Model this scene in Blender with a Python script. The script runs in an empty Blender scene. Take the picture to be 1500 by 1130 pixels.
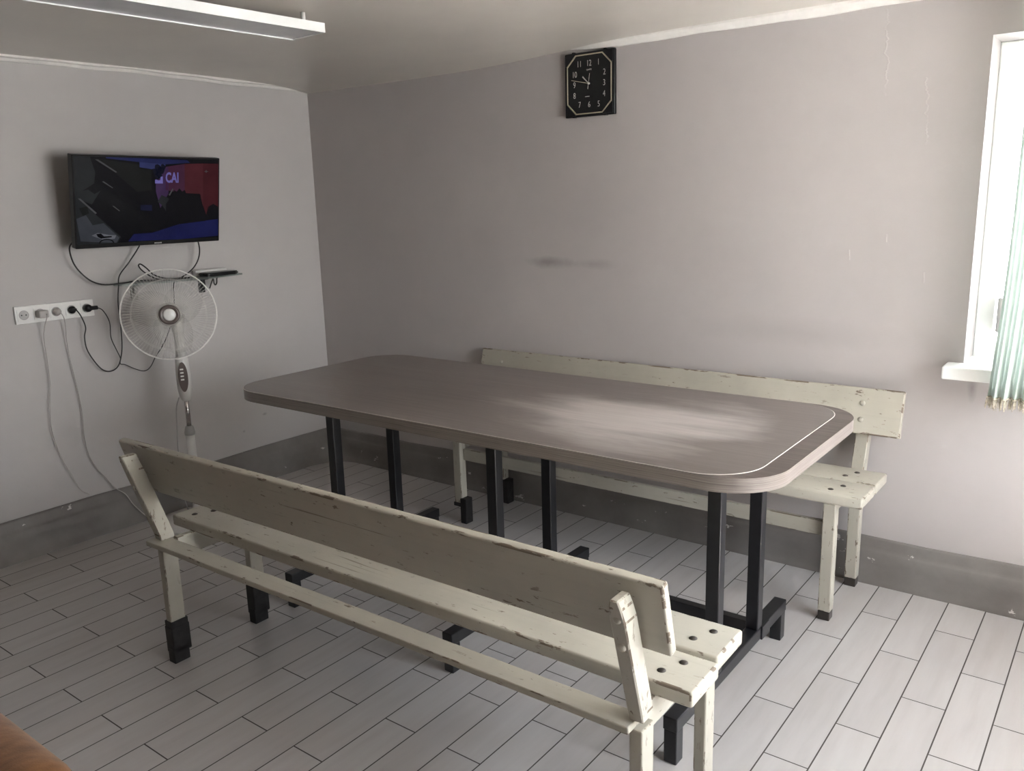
import bpy, bmesh, math, random
from mathutils import Vector, Matrix
random.seed(7)
SC = bpy.context.scene
COL = SC.collection
PI = math.pi
EXPO = 0.0            # view exposure (stops)

# ------------------------------------------------------------------ mesh helpers
def nb(): return bmesh.new()

def box(bm, x0, x1, y0, y1, z0, z1, bev=0.0, seg=2, mi=0, M=None, emi=None):
    r = bmesh.ops.create_cube(bm, size=1.0)
    vs = r['verts']
    for v in vs:
        v.co = Vector((x0 + (v.co.x + .5) * (x1 - x0), y0 + (v.co.y + .5) * (y1 - y0), z0 + (v.co.z + .5) * (z1 - z0)))
    fs = set(f for v in vs for f in v.link_faces)
    if bev > 0:
        es = list(set(e for v in vs for e in v.link_edges))
        b = bmesh.ops.bevel(bm, geom=es, offset=bev, segments=seg, affect='EDGES', profile=.5, clamp_overlap=True)
        vs = list(set(v for f in b['faces'] for v in f.verts) | set(v for v in vs if v.is_valid))
        fs = set(f for v in vs for f in v.link_faces)
    for f in fs: f.material_index = mi
    if bev > 0 and emi is not None:
        for f in b['faces']: f.material_index = emi
    if M is not None:
        for v in vs: v.co = M @ v.co
    return vs

def frame_of(t):
    t = t.normalized()
    a = Vector((0, 0, 1)) if abs(t.z) < .9 else Vector((1, 0, 0))
    n = t.cross(a).normalized()
    return n, t.cross(n).normalized()

def smooth_path(pts, n=8):
    P = [Vector(p) for p in pts]
    if len(P) < 3: return P
    out = []
    for i in range(len(P) - 1):
        p0 = P[i - 1] if i > 0 else P[0] * 2 - P[1]
        p1, p2 = P[i], P[i + 1]
        p3 = P[i + 2] if i + 2 < len(P) else P[-1] * 2 - P[-2]
        for k in range(n):
            t = k / n
            out.append(.5 * ((2 * p1) + (p2 - p0) * t + (2 * p0 - 5 * p1 + 4 * p2 - p3) * t * t + (3 * p1 - p0 - 3 * p2 + p3) * t ** 3))
    out.append(P[-1])
    return out

def tube(bm, pts, r, n=8, closed=False, cap=True, mi=0):
    P = [Vector(p) for p in pts]
    m = len(P)
    rr = r if isinstance(r, (list, tuple)) else [r] * m
    rings = []
    pn = None
    for i, p in enumerate(P):
        if closed: t = P[(i + 1) % m] - P[i - 1]
        else: t = P[min(i + 1, m - 1)] - P[max(i - 1, 0)]
        if t.length < 1e-9: t = Vector((0, 0, 1))
        t.normalize()
        if pn is None: n1, n2 = frame_of(t)
        else:
            n1 = (pn - t * pn.dot(t))
            if n1.length < 1e-6: n1, _ = frame_of(t)
            n1.normalize(); n2 = t.cross(n1)
        pn = n1
        rings.append([bm.verts.new(p + (n1 * math.cos(2 * PI * k / n) + n2 * math.sin(2 * PI * k / n)) * rr[i]) for k in range(n)])
    L = m if closed else m - 1
    for i in range(L):
        a, b = rings[i], rings[(i + 1) % m]
        for k in range(n):
            f = bm.faces.new((a[k], a[(k + 1) % n], b[(k + 1) % n], b[k])); f.smooth = True; f.material_index = mi
    if cap and not closed:
        f = bm.faces.new(rings[0]); f.material_index = mi
        f = bm.faces.new(rings[-1][::-1]); f.material_index = mi

def lathe(bm, prof, n=32, M=None, mi=0, smooth=True):
    """prof: (r, z) pairs along the axis z"""
    M = M or Matrix.Identity(4)
    rings = []
    for r, z in prof:
        if r < 1e-6: rings.append([bm.verts.new(M @ Vector((0, 0, z)))])
        else: rings.append([bm.verts.new(M @ Vector((r * math.cos(2 * PI * k / n), r * math.sin(2 * PI * k / n), z))) for k in range(n)])
    for a, b in zip(rings[:-1], rings[1:]):
        for k in range(n):
            k2 = (k + 1) % n
            if len(a) == 1 and len(b) == 1: continue
            if len(a) == 1: f = bm.faces.new((a[0], b[k2], b[k]))
            elif len(b) == 1: f = bm.faces.new((a[k], a[k2], b[0]))
            else: f = bm.faces.new((a[k], a[k2], b[k2], b[k]))
            f.smooth = smooth; f.material_index = mi

def prism(bm, poly, z0, z1, M=None, mi=0):
    """polygon (x, y) extruded from z0 to z1"""
    M = M or Matrix.Identity(4)
    a = [bm.verts.new(M @ Vector((x, y, z0))) for x, y in poly]
    b = [bm.verts.new(M @ Vector((x, y, z1))) for x, y in poly]
    fs = [bm.faces.new(a[::-1]), bm.faces.new(b)]
    n = len(poly)
    for i in range(n): fs.append(bm.faces.new((a[i], a[(i + 1) % n], b[(i + 1) % n], b[i])))
    for f in fs: f.material_index = mi
    return fs

def rrect(x0, x1, y0, y1, r, n=8):
    out = []
    for cx, cy, a0 in ((x1 - r, y1 - r, 0), (x0 + r, y1 - r, 90), (x0 + r, y0 + r, 180), (x1 - r, y0 + r, 270)):
        for k in range(n + 1):
            a = math.radians(a0 + 90 * k / n)
            out.append((cx + r * math.cos(a), cy + r * math.sin(a)))
    return out

def obj(name, bm, mats, parent=None, loc=None, smooth=None):
    bmesh.ops.recalc_face_normals(bm, faces=bm.faces)
    me = bpy.data.meshes.new(name); bm.to_mesh(me); bm.free()
    if not isinstance(mats, (list, tuple)): mats = [mats]
    for m in mats: me.materials.append(m)
    if smooth is not None:
        for p in me.polygons: p.use_smooth = True
        try: me.set_sharp_from_angle(angle=math.radians(smooth))
        except Exception: pass
    o = bpy.data.objects.new(name, me); COL.objects.link(o)
    if parent is not None: o.parent = parent
    if loc is not None: o.location = loc
    return o

def thing(name, label, cat, loc=(0, 0, 0), rotz=0, group=None):
    o = bpy.data.objects.new(name, None); COL.objects.link(o)
    o.empty_display_size = .1
    o.location = loc; o.rotation_euler = (0, 0, rotz)
    o['label'] = label; o['category'] = cat
    if group: o['group'] = group
    return o

def tag(o, label, cat, group=None):
    o['label'] = label; o['category'] = cat
    if group: o['group'] = group
    return o

def struct(name, bm, m, parent=None, smooth=None):
    o = obj(name, bm, m, parent, smooth=smooth)
    if parent is None: o['kind'] = 'structure'
    return o

def text_mesh(body, size, sx=1.0, offset=0.0, ext=0.0):
    cu = bpy.data.curves.new('lettering', 'FONT'); cu.body = body; cu.size = size
    cu.align_x = 'CENTER'; cu.align_y = 'CENTER'; cu.offset = offset; cu.extrude = ext; cu.resolution_u = 3
    t = bpy.data.objects.new('lettering', cu); COL.objects.link(t)
    bpy.context.view_layer.update()
    me = bpy.data.meshes.new_from_object(t.evaluated_get(bpy.context.evaluated_depsgraph_get()))
    bpy.data.objects.remove(t); bpy.data.curves.remove(cu)
    bm = bmesh.new(); bm.from_mesh(me); bpy.data.meshes.remove(me)
    for v in bm.verts: v.co.x *= sx
    return bm

# ------------------------------------------------------------------ material helpers
class NT:
    def __init__(s, name):
        s.m = bpy.data.materials.new(name); s.m.use_nodes = True
        s.t = s.m.node_tree; s.t.nodes.clear()
        s.out = s.t.nodes.new('ShaderNodeOutputMaterial')
    def n(s, typ, **kw):
        nd = s.t.nodes.new(typ)
        for k, v in kw.items():
            if k.startswith('i_'): nd.inputs[k[2:].replace('_', ' ')].default_value = v
            else: setattr(nd, k, v)
        return nd
    def l(s, a, b): s.t.links.new(a, b)
    def coord(s, scale=(1, 1, 1), kind='Object', loc=(0, 0, 0), rot=(0, 0, 0)):
        tc = s.n('ShaderNodeTexCoord'); mp = s.n('ShaderNodeMapping')
        mp.inputs['Scale'].default_value = scale; mp.inputs['Location'].default_value = loc; mp.inputs['Rotation'].default_value = rot
        s.l(tc.outputs[kind], mp.inputs['Vector']); return mp.outputs['Vector']
    def noise(s, vec, scale=5, detail=3, rough=.5, dist=0):
        nd = s.n('ShaderNodeTexNoise'); nd.inputs['Scale'].default_value = scale; nd.inputs['Detail'].default_value = detail
        nd.inputs['Roughness'].default_value = rough; nd.inputs['Distortion'].default_value = dist
        if vec is not None: s.l(vec, nd.inputs['Vector'])
        return nd.outputs['Fac']
    def ramp(s, fac, stops, interp='LINEAR'):
        r = s.n('ShaderNodeValToRGB'); r.color_ramp.interpolation = interp
        e = r.color_ramp.elements
        while len(e) < len(stops): e.new(.5)
        for i, (p, c) in enumerate(stops):
            e[i].position = p
            e[i].color = (c, c, c, 1) if isinstance(c, (int, float)) else (*c, 1)
        s.l(fac, r.inputs['Fac']); return r.outputs['Color']
    def math(s, op, a, b=None, c=None, clamp=False):
        nd = s.n('ShaderNodeMath', operation=op); nd.use_clamp = clamp
        for i, x in enumerate((a, b, c)):
            if x is None: continue
            if isinstance(x, (int, float)): nd.inputs[i].default_value = x
            else: s.l(x, nd.inputs[i])
        return nd.outputs[0]
    def mix(s, fac, a, b, mode='MIX'):
        nd = s.n('ShaderNodeMix', data_type='RGBA', blend_type=mode)
        for i, x in ((0, fac), (6, a), (7, b)):
            if isinstance(x, (int, float)): nd.inputs[i].default_value = x
            elif isinstance(x, (tuple, list)): nd.inputs[i].default_value = (*x, 1)
            else: s.l(x, nd.inputs[i])
        return nd.outputs[2]
    def bsdf(s, color=(.8, .8, .8), rough=.5, metal=0, spec=.5, **kw):
        p = s.n('ShaderNodeBsdfPrincipled')
        for nm, x in (('Base Color', color), ('Roughness', rough), ('Metallic', metal), ('Specular IOR Level', spec)):
            if isinstance(x, (int, float)): p.inputs[nm].default_value = x
            elif isinstance(x, (tuple, list)): p.inputs[nm].default_value = (*x, 1)
            else: s.l(x, p.inputs[nm])
        for k, x in kw.items():
            p.inputs[k.replace('_', ' ')].default_value = x
        s.l(p.outputs[0], s.out.inputs['Surface']); s.p = p
        return p
    def bump(s, h, strength=.3, dist=.01, nrm=None):
        b = s.n('ShaderNodeBump'); b.inputs['Strength'].default_value = strength; b.inputs['Distance'].default_value = dist
        s.l(h, b.inputs['Height'])
        if nrm is not None: s.l(nrm, b.inputs['Normal'])
        return b.outputs[0]

def simple(name, c, rough=.5, metal=0, spec=.5, var=.08, scale=30, bump=0.0, **kw):
    t = NT(name); v = t.coord()
    f = t.noise(v, scale, 4)
    col = t.ramp(f, [(.3, tuple(x * (1 - var) for x in c)), (.7, tuple(min(1, x * (1 + var)) for x in c))])
    p = t.bsdf(col, rough, metal, spec, **kw)
    if bump: t.l(t.bump(f, bump, .002), p.inputs['Normal'])
    return t.m

def wall_mat(name, base, cracks=(), smudges=(), axis=0):
    """painted plaster; cracks: (u, z0, z1, amp) thin raised wavy seams, smudges: (u, z, ru, rz, strength)"""
    t = NT(name)
    tc = t.n('ShaderNodeTexCoord'); sx = t.n('ShaderNodeSeparateXYZ'); t.l(tc.outputs['Object'], sx.inputs[0])
    u, z = sx.outputs[axis], sx.outputs[2]
    v = t.coord()
    big = t.noise(v, 1.3, 3); mid = t.noise(v, 9, 5, .6); fine = t.noise(v, 90, 3)
    c = t.ramp(big, [(.3, tuple(x * .955 for x in base)), (.7, tuple(min(1, x * 1.03) for x in base))])
    c = t.mix(t.math('MULTIPLY', t.ramp(mid, [(.45, 0.), (.75, 1.)]), .12), c, tuple(x * .8 for x in base))
    for (su, sz, ru, rz, st) in smudges:
        du = t.math('DIVIDE', t.math('SUBTRACT', u, su), ru); dz = t.math('DIVIDE', t.math('SUBTRACT', z, sz), rz)
        d = t.math('SQRT', t.math('ADD', t.math('MULTIPLY', du, du), t.math('MULTIPLY', dz, dz)))
        d = t.math('ADD', d, t.math('MULTIPLY', t.math('SUBTRACT', mid, .5), 1.4))
        f = t.math('MULTIPLY', t.math('SUBTRACT', 1.0, d, clamp=True), st)
        c = t.mix(f, c, (.13, .11, .10))
    h = t.math('ADD', t.math('MULTIPLY', mid, .5), t.math('MULTIPLY', fine, .12))
    for (cu, z0, z1, amp) in cracks:
        zz = t.n('ShaderNodeCombineXYZ'); t.l(z, zz.inputs[2]); zz.inputs[0].default_value = cu * 7
        w = t.noise(zz.outputs[0], 7, 5, .7)
        cx = t.math('ADD', cu, t.math('MULTIPLY', t.math('SUBTRACT', w, .5), amp))
        cx = t.math('ADD', cx, t.math('MULTIPLY', t.math('SUBTRACT', z1, z), amp * .5))
        d = t.math('ABSOLUTE', t.math('SUBTRACT', u, cx))
        line = t.math('SUBTRACT', 1.0, t.math('DIVIDE', d, .0045), clamp=True)
        line = t.math('MULTIPLY', line, t.ramp(mid, [(.36, 0.), (.52, 1.)]))
        zin = t.math('MULTIPLY', t.math('GREATER_THAN', z, z0), t.math('LESS_THAN', z, z1))
        line = t.math('MULTIPLY', line, zin)
        h = t.math('ADD', h, t.math('MULTIPLY', line, .9))
        c = t.mix(t.math('MULTIPLY', line, .30), c, (.72, .69, .67))
    p = t.bsdf(c, .62, 0, .3)
    t.l(t.bump(h, .35, .006), p.inputs['Normal'])
    return t.m

def floor_mat():
    t = NT('wood_look_tiles')
    tc = t.n('ShaderNodeTexCoord'); sx = t.n('ShaderNodeSeparateXYZ'); t.l(tc.outputs['Object'], sx.inputs[0])
    W, Lg = .1265, .5065
    cb = t.n('ShaderNodeCombineXYZ')
    t.l(t.math('ADD', sx.outputs[1], -3.1028 + 100 * Lg), cb.inputs[0])
    t.l(t.math('ADD', sx.outputs[0], .7289 + 101 * W), cb.inputs[1])
    b = t.n('ShaderNodeTexBrick'); b.offset = .5; b.offset_frequency = 2; b.squash = 1
    for k, x in (('Scale', 1.0), ('Mortar Size', .0021), ('Mortar Smooth', .1), ('Bias', 0.0), ('Brick Width', Lg), ('Row Height', W)):
        b.inputs[k].default_value = x
    b.inputs['Color1'].default_value = (0, 0, 0, 1); b.inputs['Color2'].default_value = (1, 1, 1, 1); b.inputs['Mortar'].default_value = (.5, .5, .5, 1)
    t.l(cb.outputs[0], b.inputs['Vector'])
    rnd = b.outputs['Color']; mort = b.outputs['Fac']
    st = t.n('ShaderNodeVectorMath', operation='ADD')
    t.l(t.coord((16, 1.6, 1)), st.inputs[0]); sc = t.n('ShaderNodeVectorMath', operation='SCALE'); sc.inputs['Scale'].default_value = 37
    t.l(rnd, sc.inputs[0]); t.l(sc.outputs[0], st.inputs[1])
    grain = t.noise(st.outputs[0], 1.6, 4, .55, .2)
    blot = t.noise(t.coord((5, 2.4, 1)), 1.1, 3)
    c = t.ramp(grain, [(.2, (.395, .371, .361)), (.5, (.44, .418, .410)), (.85, (.475, .455, .448))])
    c = t.mix(1.0, c, t.ramp(rnd, [(0., .95), (1., 1.05)]), 'MULTIPLY')
    c = t.mix(t.math('MULTIPLY', t.ramp(blot, [(.45, 0.), (.8, 1.)]), .22), c, (.38, .33, .30))
    c = t.mix(mort, c, (.045, .035, .03))
    rg = t.math('MULTIPLY', mort, .4)
    p = t.bsdf(c, t.math('ADD', rg, .28), 0, .6)
    hh = t.math('SUBTRACT', t.math('MULTIPLY', grain, .015), mort)
    t.l(t.bump(hh, .5, .0018), p.inputs['Normal'])
    return t.m

def paint_mat(name, base, chip=(.085, .06, .042), amount=.5, along=0, edge=False):
    """old gloss paint on boards: grime, hairline splits along the grain, small chips; the edge version is chipped through"""
    t = NT(name)
    s = [24, 24, 24]; s[along] = 7
    info = t.n('ShaderNodeObjectInfo')
    off = t.n('ShaderNodeVectorMath', operation='SCALE'); off.inputs['Scale'].default_value = 31
    cbx = t.n('ShaderNodeCombineXYZ')
    for i in range(3): t.l(info.outputs['Random'], cbx.inputs[i])
    t.l(cbx.outputs[0], off.inputs[0])
    def shifted(sc):
        ad = t.n('ShaderNodeVectorMath', operation='ADD'); t.l(t.coord(tuple(sc)), ad.inputs[0]); t.l(off.outputs[0], ad.inputs[1]); return ad.outputs[0]
    v = shifted(s)
    n1 = t.noise(v, 1.0, 6, .62); n2 = t.noise(v, 2.6, 6, .66); gr = t.noise(shifted((4, 4, 4)), 1, 4, .6)
    big = t.noise(shifted((3.2, 3.2, 3.2)), 1, 2)
    s2 = [75, 75, 75]; s2[along] = 1.7
    wood = t.noise(shifted(s2), 1, 3, .55)
    c = t.ramp(gr, [(.3, tuple(x * .84 for x in base)), (.7, base)])
    c = t.mix(t.math('MULTIPLY', t.ramp(wood, [(.5, 0.), (.8, 1.)]), .16), c, tuple(x * .62 for x in base))
    if edge:
        m = t.ramp(n1, [(.56 - .10 * amount, 0.), (.585 - .10 * amount, 1.)])
        m = t.math('MAXIMUM', m, t.ramp(n2, [(.60, 0.), (.63, 1.)]))
    else:
        gate = t.ramp(big, [(.42, 0.), (.62, 1.)])
        spots = t.ramp(n2, [(.665 - .04 * amount, 0.), (.685 - .04 * amount, 1.)])
        split = t.math('MULTIPLY', t.ramp(wood, [(.705 - .03 * amount, 0.), (.735 - .03 * amount, 1.)]), t.ramp(gr, [(.45, 0.), (.6, 1.)]))
        m = t.math('MAXIMUM', t.math('MULTIPLY', spots, t.math('ADD', .25, t.math('MULTIPLY', gate, .75))), t.math('MULTIPLY', split, .7))
    cc = t.mix(n1, chip, tuple(x * 1.7 for x in chip))
    c = t.mix(t.math('MULTIPLY', m, .88), c, cc)
    p = t.bsdf(c, t.math('ADD', t.math('MULTIPLY', m, .35), .34), 0, .45)
    h = t.math('SUBTRACT', t.math('MULTIPLY', wood, .35), m)
    t.l(t.bump(h, .4, .0015), p.inputs['Normal'])
    return t.m

def tabletop_mat(name, dark, light, wipe, patch=None):
    t = NT(name)
    g1 = t.noise(t.coord((1.6, 60, 60)), 1.3, 6, .62, .3)
    g2 = t.noise(t.coord((1.0, 9, 9)), 1.2, 4, .55, .8)
    wp = t.noise(t.coord((1.3, 5.5, 1)), 1.25, 5, .6, .45)
    c = t.ramp(g1, [(.25, dark), (.75, light)])
    c = t.mix(t.math('MULTIPLY', t.ramp(g2, [(.3, 0.), (.8, 1.)]), .30), c, tuple(x * .75 for x in dark))
    w = t.ramp(wp, [(.22, 0.), (.80, 1.)])
    if patch:
        tc = t.n('ShaderNodeTexCoord'); sx = t.n('ShaderNodeSeparateXYZ'); t.l(tc.outputs['Object'], sx.inputs[0])
        du = t.math('DIVIDE', t.math('SUBTRACT', sx.outputs[0], patch[0]), patch[2]); dv = t.math('DIVIDE', t.math('SUBTRACT', sx.outputs[1], patch[1]), patch[3])
        d = t.math('SQRT', t.math('ADD', t.math('MULTIPLY', du, du), t.math('MULTIPLY', dv, dv)))
        d = t.math('ADD', d, t.math('MULTIPLY', t.math('SUBTRACT', wp, .5), 2.1))
        dust = t.ramp(d, [(.35, 1.), (1.15, 0.)])
        w = t.math('ADD', t.math('MULTIPLY', w, .22), t.math('MULTIPLY', dust, t.math('ADD', .55, t.math('MULTIPLY', g1, .55))), clamp=True)
    c = t.mix(t.math('MULTIPLY', w, wipe), c, (.52, .475, .455))
    rg = t.math('ADD', t.math('MULTIPLY', w, .16), .27)
    p = t.bsdf(c, rg, 0, .5 if patch else .22)
    t.l(t.bump(t.math('ADD', g1, t.math('MULTIPLY', wp, .4)), .12, .001), p.inputs['Normal'])
    return t.m

def edge_mat():
    t = NT('ribbed_edge_band')
    tc = t.n('ShaderNodeTexCoord'); sx = t.n('ShaderNodeSeparateXYZ'); t.l(tc.outputs['Object'], sx.inputs[0])
    wob = t.noise(t.coord((2, 2, 60)), 1.5, 3)
    cb = t.n('ShaderNodeCombineXYZ')
    t.l(t.math('ADD', t.math('MULTIPLY', sx.outputs[2], 420.), t.math('MULTIPLY', wob, 5.)), cb.inputs[0])
    st = t.noise(cb.outputs[0], 1.0, 3, .6)
    c = t.ramp(st, [(.35, (.115, .09, .078)), (.5, (.185, .155, .138)), (.68, (.31, .28, .255))])
    p = t.bsdf(c, .30, 0, .7)
    t.l(t.bump(st, .3, .001), p.inputs['Normal'])
    return t.m

def plinth_mat():
    t = NT('painted_cement_plinth')
    v = t.coord()
    a = t.noise(v, 3, 5, .6); b = t.noise(t.coord((9, 9, 16)), 1, 6, .65); f = t.noise(v, 60, 3)
    c = t.ramp(a, [(.3, (.135, .12, .11)), (.7, (.215, .20, .188))])
    m = t.ramp(b, [(.66, 0.), (.672, 1.)])
    c = t.mix(m, c, (.52, .49, .46))
    p = t.bsdf(c, .42, 0, .4)
    t.l(t.bump(t.math('ADD', t.math('MULTIPLY', a, .6), t.math('SUBTRACT', t.math('MULTIPLY', f, .15), t.math('MULTIPLY', m, .4))), .5, .006), p.inputs['Normal'])
    return t.m

def glass_mat(name, tint=(.95, .98, .97), refl=.08, body=0.0, bcol=(.8, .9, .88), rough=.04):
    t = NT(name)
    tr = t.n('ShaderNodeBsdfTransparent'); tr.inputs[0].default_value = (*tint, 1)
    gl = t.n('ShaderNodeBsdfGlossy'); gl.inputs['Roughness'].default_value = rough
    lw = t.n('ShaderNodeLayerWeight'); lw.inputs['Blend'].default_value = .25
    fac = t.math('ADD', t.math('MULTIPLY', lw.outputs['Fresnel'], .8), refl, clamp=True)
    mx = t.n('ShaderNodeMixShader'); t.l(fac, mx.inputs[0]); t.l(tr.outputs[0], mx.inputs[1]); t.l(gl.outputs[0], mx.inputs[2])
    o = mx.outputs[0]
    if body:
        df = t.n('ShaderNodeBsdfDiffuse'); df.inputs[0].default_value = (*bcol, 1)
        m2 = t.n('ShaderNodeMixShader'); m2.inputs[0].default_value = body
        t.l(o, m2.inputs[1]); t.l(df.outputs[0], m2.inputs[2]); o = m2.outputs[0]
    t.l(o, t.out.inputs['Surface'])
    return t.m

def cloth_mat(name, c, trans=.5):
    t = NT(name)
    f = t.noise(t.coord((160, 160, 20)), 1, 3)
    col = t.ramp(f, [(.3, tuple(x * .9 for x in c)), (.7, c)])
    d = t.n('ShaderNodeBsdfDiffuse'); tl = t.n('ShaderNodeBsdfTranslucent')
    t.l(col, d.inputs[0]); t.l(col, tl.inputs[0])
    mx = t.n('ShaderNodeMixShader'); mx.inputs[0].default_value = trans
    t.l(d.outputs[0], mx.inputs[1]); t.l(tl.outputs[0], mx.inputs[2]); t.l(mx.outputs[0], t.out.inputs['Surface'])
    return t.m

def screen_mat(name, e):
    t = NT(name)
    k = t.noise(t.coord((9, 9, 9)), 1, 3)
    p = t.bsdf((.003, .003, .004), .10, 0, .18)
    col = t.ramp(k, [(.3, tuple(x * .75 for x in e)), (.7, tuple(x * 1.15 for x in e))])
    t.l(col, p.inputs['Emission Color']); p.inputs['Emission Strength'].default_value = .55 / 2 ** EXPO
    return t.m

M_WALLB = wall_mat('back_wall_paint', (.445, .413, .405), axis=0,
    cracks=[(-.85, 1.90, 2.20, .09), (-.70, 1.70, 1.95, .10), (-.93, 1.30, 1.34, .03), (-.80, 1.37, 1.40, .02), (-.66, 1.22, 1.26, .02)],
    smudges=[(-2.35, 1.265, .20, .035, .5), (-2.1, 1.26, .15, .03, .28), (-1.15, 1.0, .5, .07, .14), (-.47, .84, .02, .07, .45)])
M_WALLL = wall_mat('left_wall_paint', (.475, .452, .444), axis=1, smudges=[(1.95, .95, .3, .5, .08), (2.9, .38, .02, .01, .5), (2.75, .31, .012, .01, .5)])
M_WALLP = wall_mat('plain_wall_paint', (.36, .335, .315))
M_WALLF = wall_mat('brown_bounce_cut_wall', (.11, .085, .065))  # unseen front wall darkened to cut the light bounced back into the room
M_CEIL = simple('ceiling_panel_paint', (.56, .52, .475), .28, 0, .4, .05, 3, .25)
M_TRIM = simple('white_trim_paint', (.74, .71, .68), .5, 0, .4, .06, 20, .2)
M_FLOOR = floor_mat()
M_PLINTH = plinth_mat()
M_WHITE = simple('white_gloss_paint', (.82, .82, .80), .35, 0, .5, .03, 12)
M_BENCH_X = paint_mat('cream_bench_paint', (.435, .408, .345), amount=.95, along=0)
M_BENCH_Z = paint_mat('cream_bench_post_paint', (.435, .408, .345), amount=1.2, along=2)
M_BENCH_Y = paint_mat('cream_bench_bar_paint', (.435, .408, .345), amount=.7, along=1)
M_BENCH_E = paint_mat('chipped_bench_edge', (.43, .40, .335), amount=.12, along=0, edge=True)
M_BENCH_E2 = paint_mat('chipped_post_edge', (.43, .40, .335), amount=.30, along=2, edge=True)
M_DIRTY = paint_mat('blackened_wood', (.035, .028, .024), chip=(.10, .07, .05), amount=.2, along=2)
M_RUST = simple('blackened_steel_and_shade', (.018, .016, .016), .55, .3, .5, .4, 40, .3)
M_BOLT = simple('worn_bolt_steel', (.055, .045, .038), .5, .3, .5, .4, 90, .3)
M_BLACK = simple('black_enamel_steel', (.009, .009, .011), .30, 0, .5, .3, 25, .08)
M_TOP = tabletop_mat('worn_wood_laminate', (.078, .060, .053), (.140, .115, .104), .80, (.46, -.06, .46, .36))
M_BORDER = tabletop_mat('crisp_wood_laminate', (.050, .037, .032), (.155, .125, .11), .03)
M_EDGE = edge_mat()
M_LINE = simple('pale_laminate_core', (.62, .58, .54), .5)
M_PLASTIC_W = simple('white_plastic', (.72, .71, .69), .35, 0, .5, .03, 20)
M_PLASTIC_G = simple('grey_plastic', (.30, .29, .28), .4, 0, .5, .05, 20)
M_PLASTIC_B = simple('black_plastic', (.008, .008, .009), .30, 0, .3, .1, 20)
M_FANW = simple('fan_white_plastic', (.60, .585, .56), .4, 0, .5, .04, 20)
M_FAND = simple('fan_dark_brown_plastic', (.10, .075, .068), .35, 0, .5, .08, 20)
M_WIRE = simple('fan_wire_enamel', (.62, .60, .57), .4, 0, .5, .05, 20)
t = NT('fan_blade_smoky_plastic')
tr_ = t.n('ShaderNodeBsdfTransparent'); tr_.inputs[0].default_value = (.985, .98, .975, 1); df_ = t.n('ShaderNodeBsdfDiffuse'); df_.inputs[0].default_value = (.52, .50, .48, 1)
mx_ = t.n('ShaderNodeMixShader'); mx_.inputs[0].default_value = .10; t.l(tr_.outputs[0], mx_.inputs[1]); t.l(df_.outputs[0], mx_.inputs[2]); t.l(mx_.outputs[0], t.out.inputs['Surface'])
M_BLADE = t.m
M_CHROME = simple('chrome_tube', (.62, .58, .56), .16, 1.0, .5, .03, 20)
M_STEEL = simple('dull_grey_metal', (.34, .33, .31), .45, .4, .5, .05, 20)
M_GLASS = glass_mat('window_glass', (.98, .99, .99), .02)
M_SHELF = glass_mat('shelf_glass', (.86, .92, .90), .04, .14, (.42, .47, .45), .35)
M_CORD_W = simple('grey_white_cord', (.42, .39, .37), .5)
M_CORD_B = simple('black_cord', (.014, .012, .012), .45)
M_GOLD = simple('pale_gold_line', (.50, .45, .33), .35, .5, .5, .08, 60)
M_DIAL = simple('black_dial', (.008, .008, .009), .25, 0, .5, .1, 20)
M_NUM = simple('silver_numeral', (.50, .48, .44), .4, .2, .5, .05, 60)
M_CURT = cloth_mat('pale_green_curtain', (.52, .58, .535), .30)
M_FRINGE = simple('beige_fringe_thread', (.50, .45, .36), .8, 0, .2, .35, 120)
M_VELVET = None
t = NT('brown_velvet'); f = t.noise(t.coord((30, 8, 30)), 1, 4); f2 = t.noise(t.coord(), 260, 2)
p = t.bsdf(t.ramp(f, [(.3, (.11, .046, .016)), (.7, (.20, .092, .036))]), .9, 0, .15, Sheen_Weight=.15, Sheen_Roughness=.5)
t.l(t.bump(f2, .25, .002), p.inputs['Normal']); M_VELVET = t.m
M_LAMPW = simple('lamp_white_enamel', (.80, .80, .79), .35, 0, .5, .03, 12)
M_LAMPD = simple('lamp_diffuser_unlit', (.50, .50, .51), .22, 0, .5, .05, 10)

# ------------------------------------------------------------------ room shell
XL, YB, ZC, XR, YF = -4.05, 3.40, 2.238, 1.00, -1.60
T = .30
WX0, WX1, WZ0, WZ1 = -.505, .88, .93, 2.065       # window in the back wall
RY0, RY1, RZ0, RZ1 = 1.15, 2.95, .75, 2.08         # window in the right wall

bm = nb(); box(bm, XL - T, XR + T, YF - T, YB + T, -.12, 0); struct('floor', bm, M_FLOOR)

bm = nb()
NX, NY = 56, 52
gv = [[None] * (NY + 1) for _ in range(NX + 1)]
def ceil_z(x, y):
    z = ZC + .006 * math.sin(x * 2.1 + 1) * math.sin(y * 1.7)
    k = 1 / (1 + math.exp((x + 2.35) / .18))              # the sagging cove over the left half of the back wall
    z -= k * .030 * math.exp(-(YB - y) / .20)
    z -= .012 * math.exp(-((x + 3.1) / .6) ** 2) * math.exp(-((y - 2.9) / .5) ** 2)
    return z
for i in range(NX + 1):
    for j in range(NY + 1):
        x = XL - .02 + (XR - XL + .04) * i / NX
        y = YB + .02 - (YB - YF + .04) * (j / NY) ** 1.6
        gv[i][j] = bm.verts.new((x, y, ceil_z(x, y)))
for i in range(NX):
    for j in range(NY):
        f = bm.faces.new((gv[i][j], gv[i][j + 1], gv[i + 1][j + 1], gv[i + 1][j])); f.smooth = True
ed = [e for e in bm.edges if e.is_boundary]
r = bmesh.ops.extrude_edge_only(bm, edges=ed)
for v in [g for g in r['geom'] if isinstance(g, bmesh.types.BMVert)]: v.co.z = ZC + .12
struct('ceiling', bm, M_CEIL)

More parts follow.
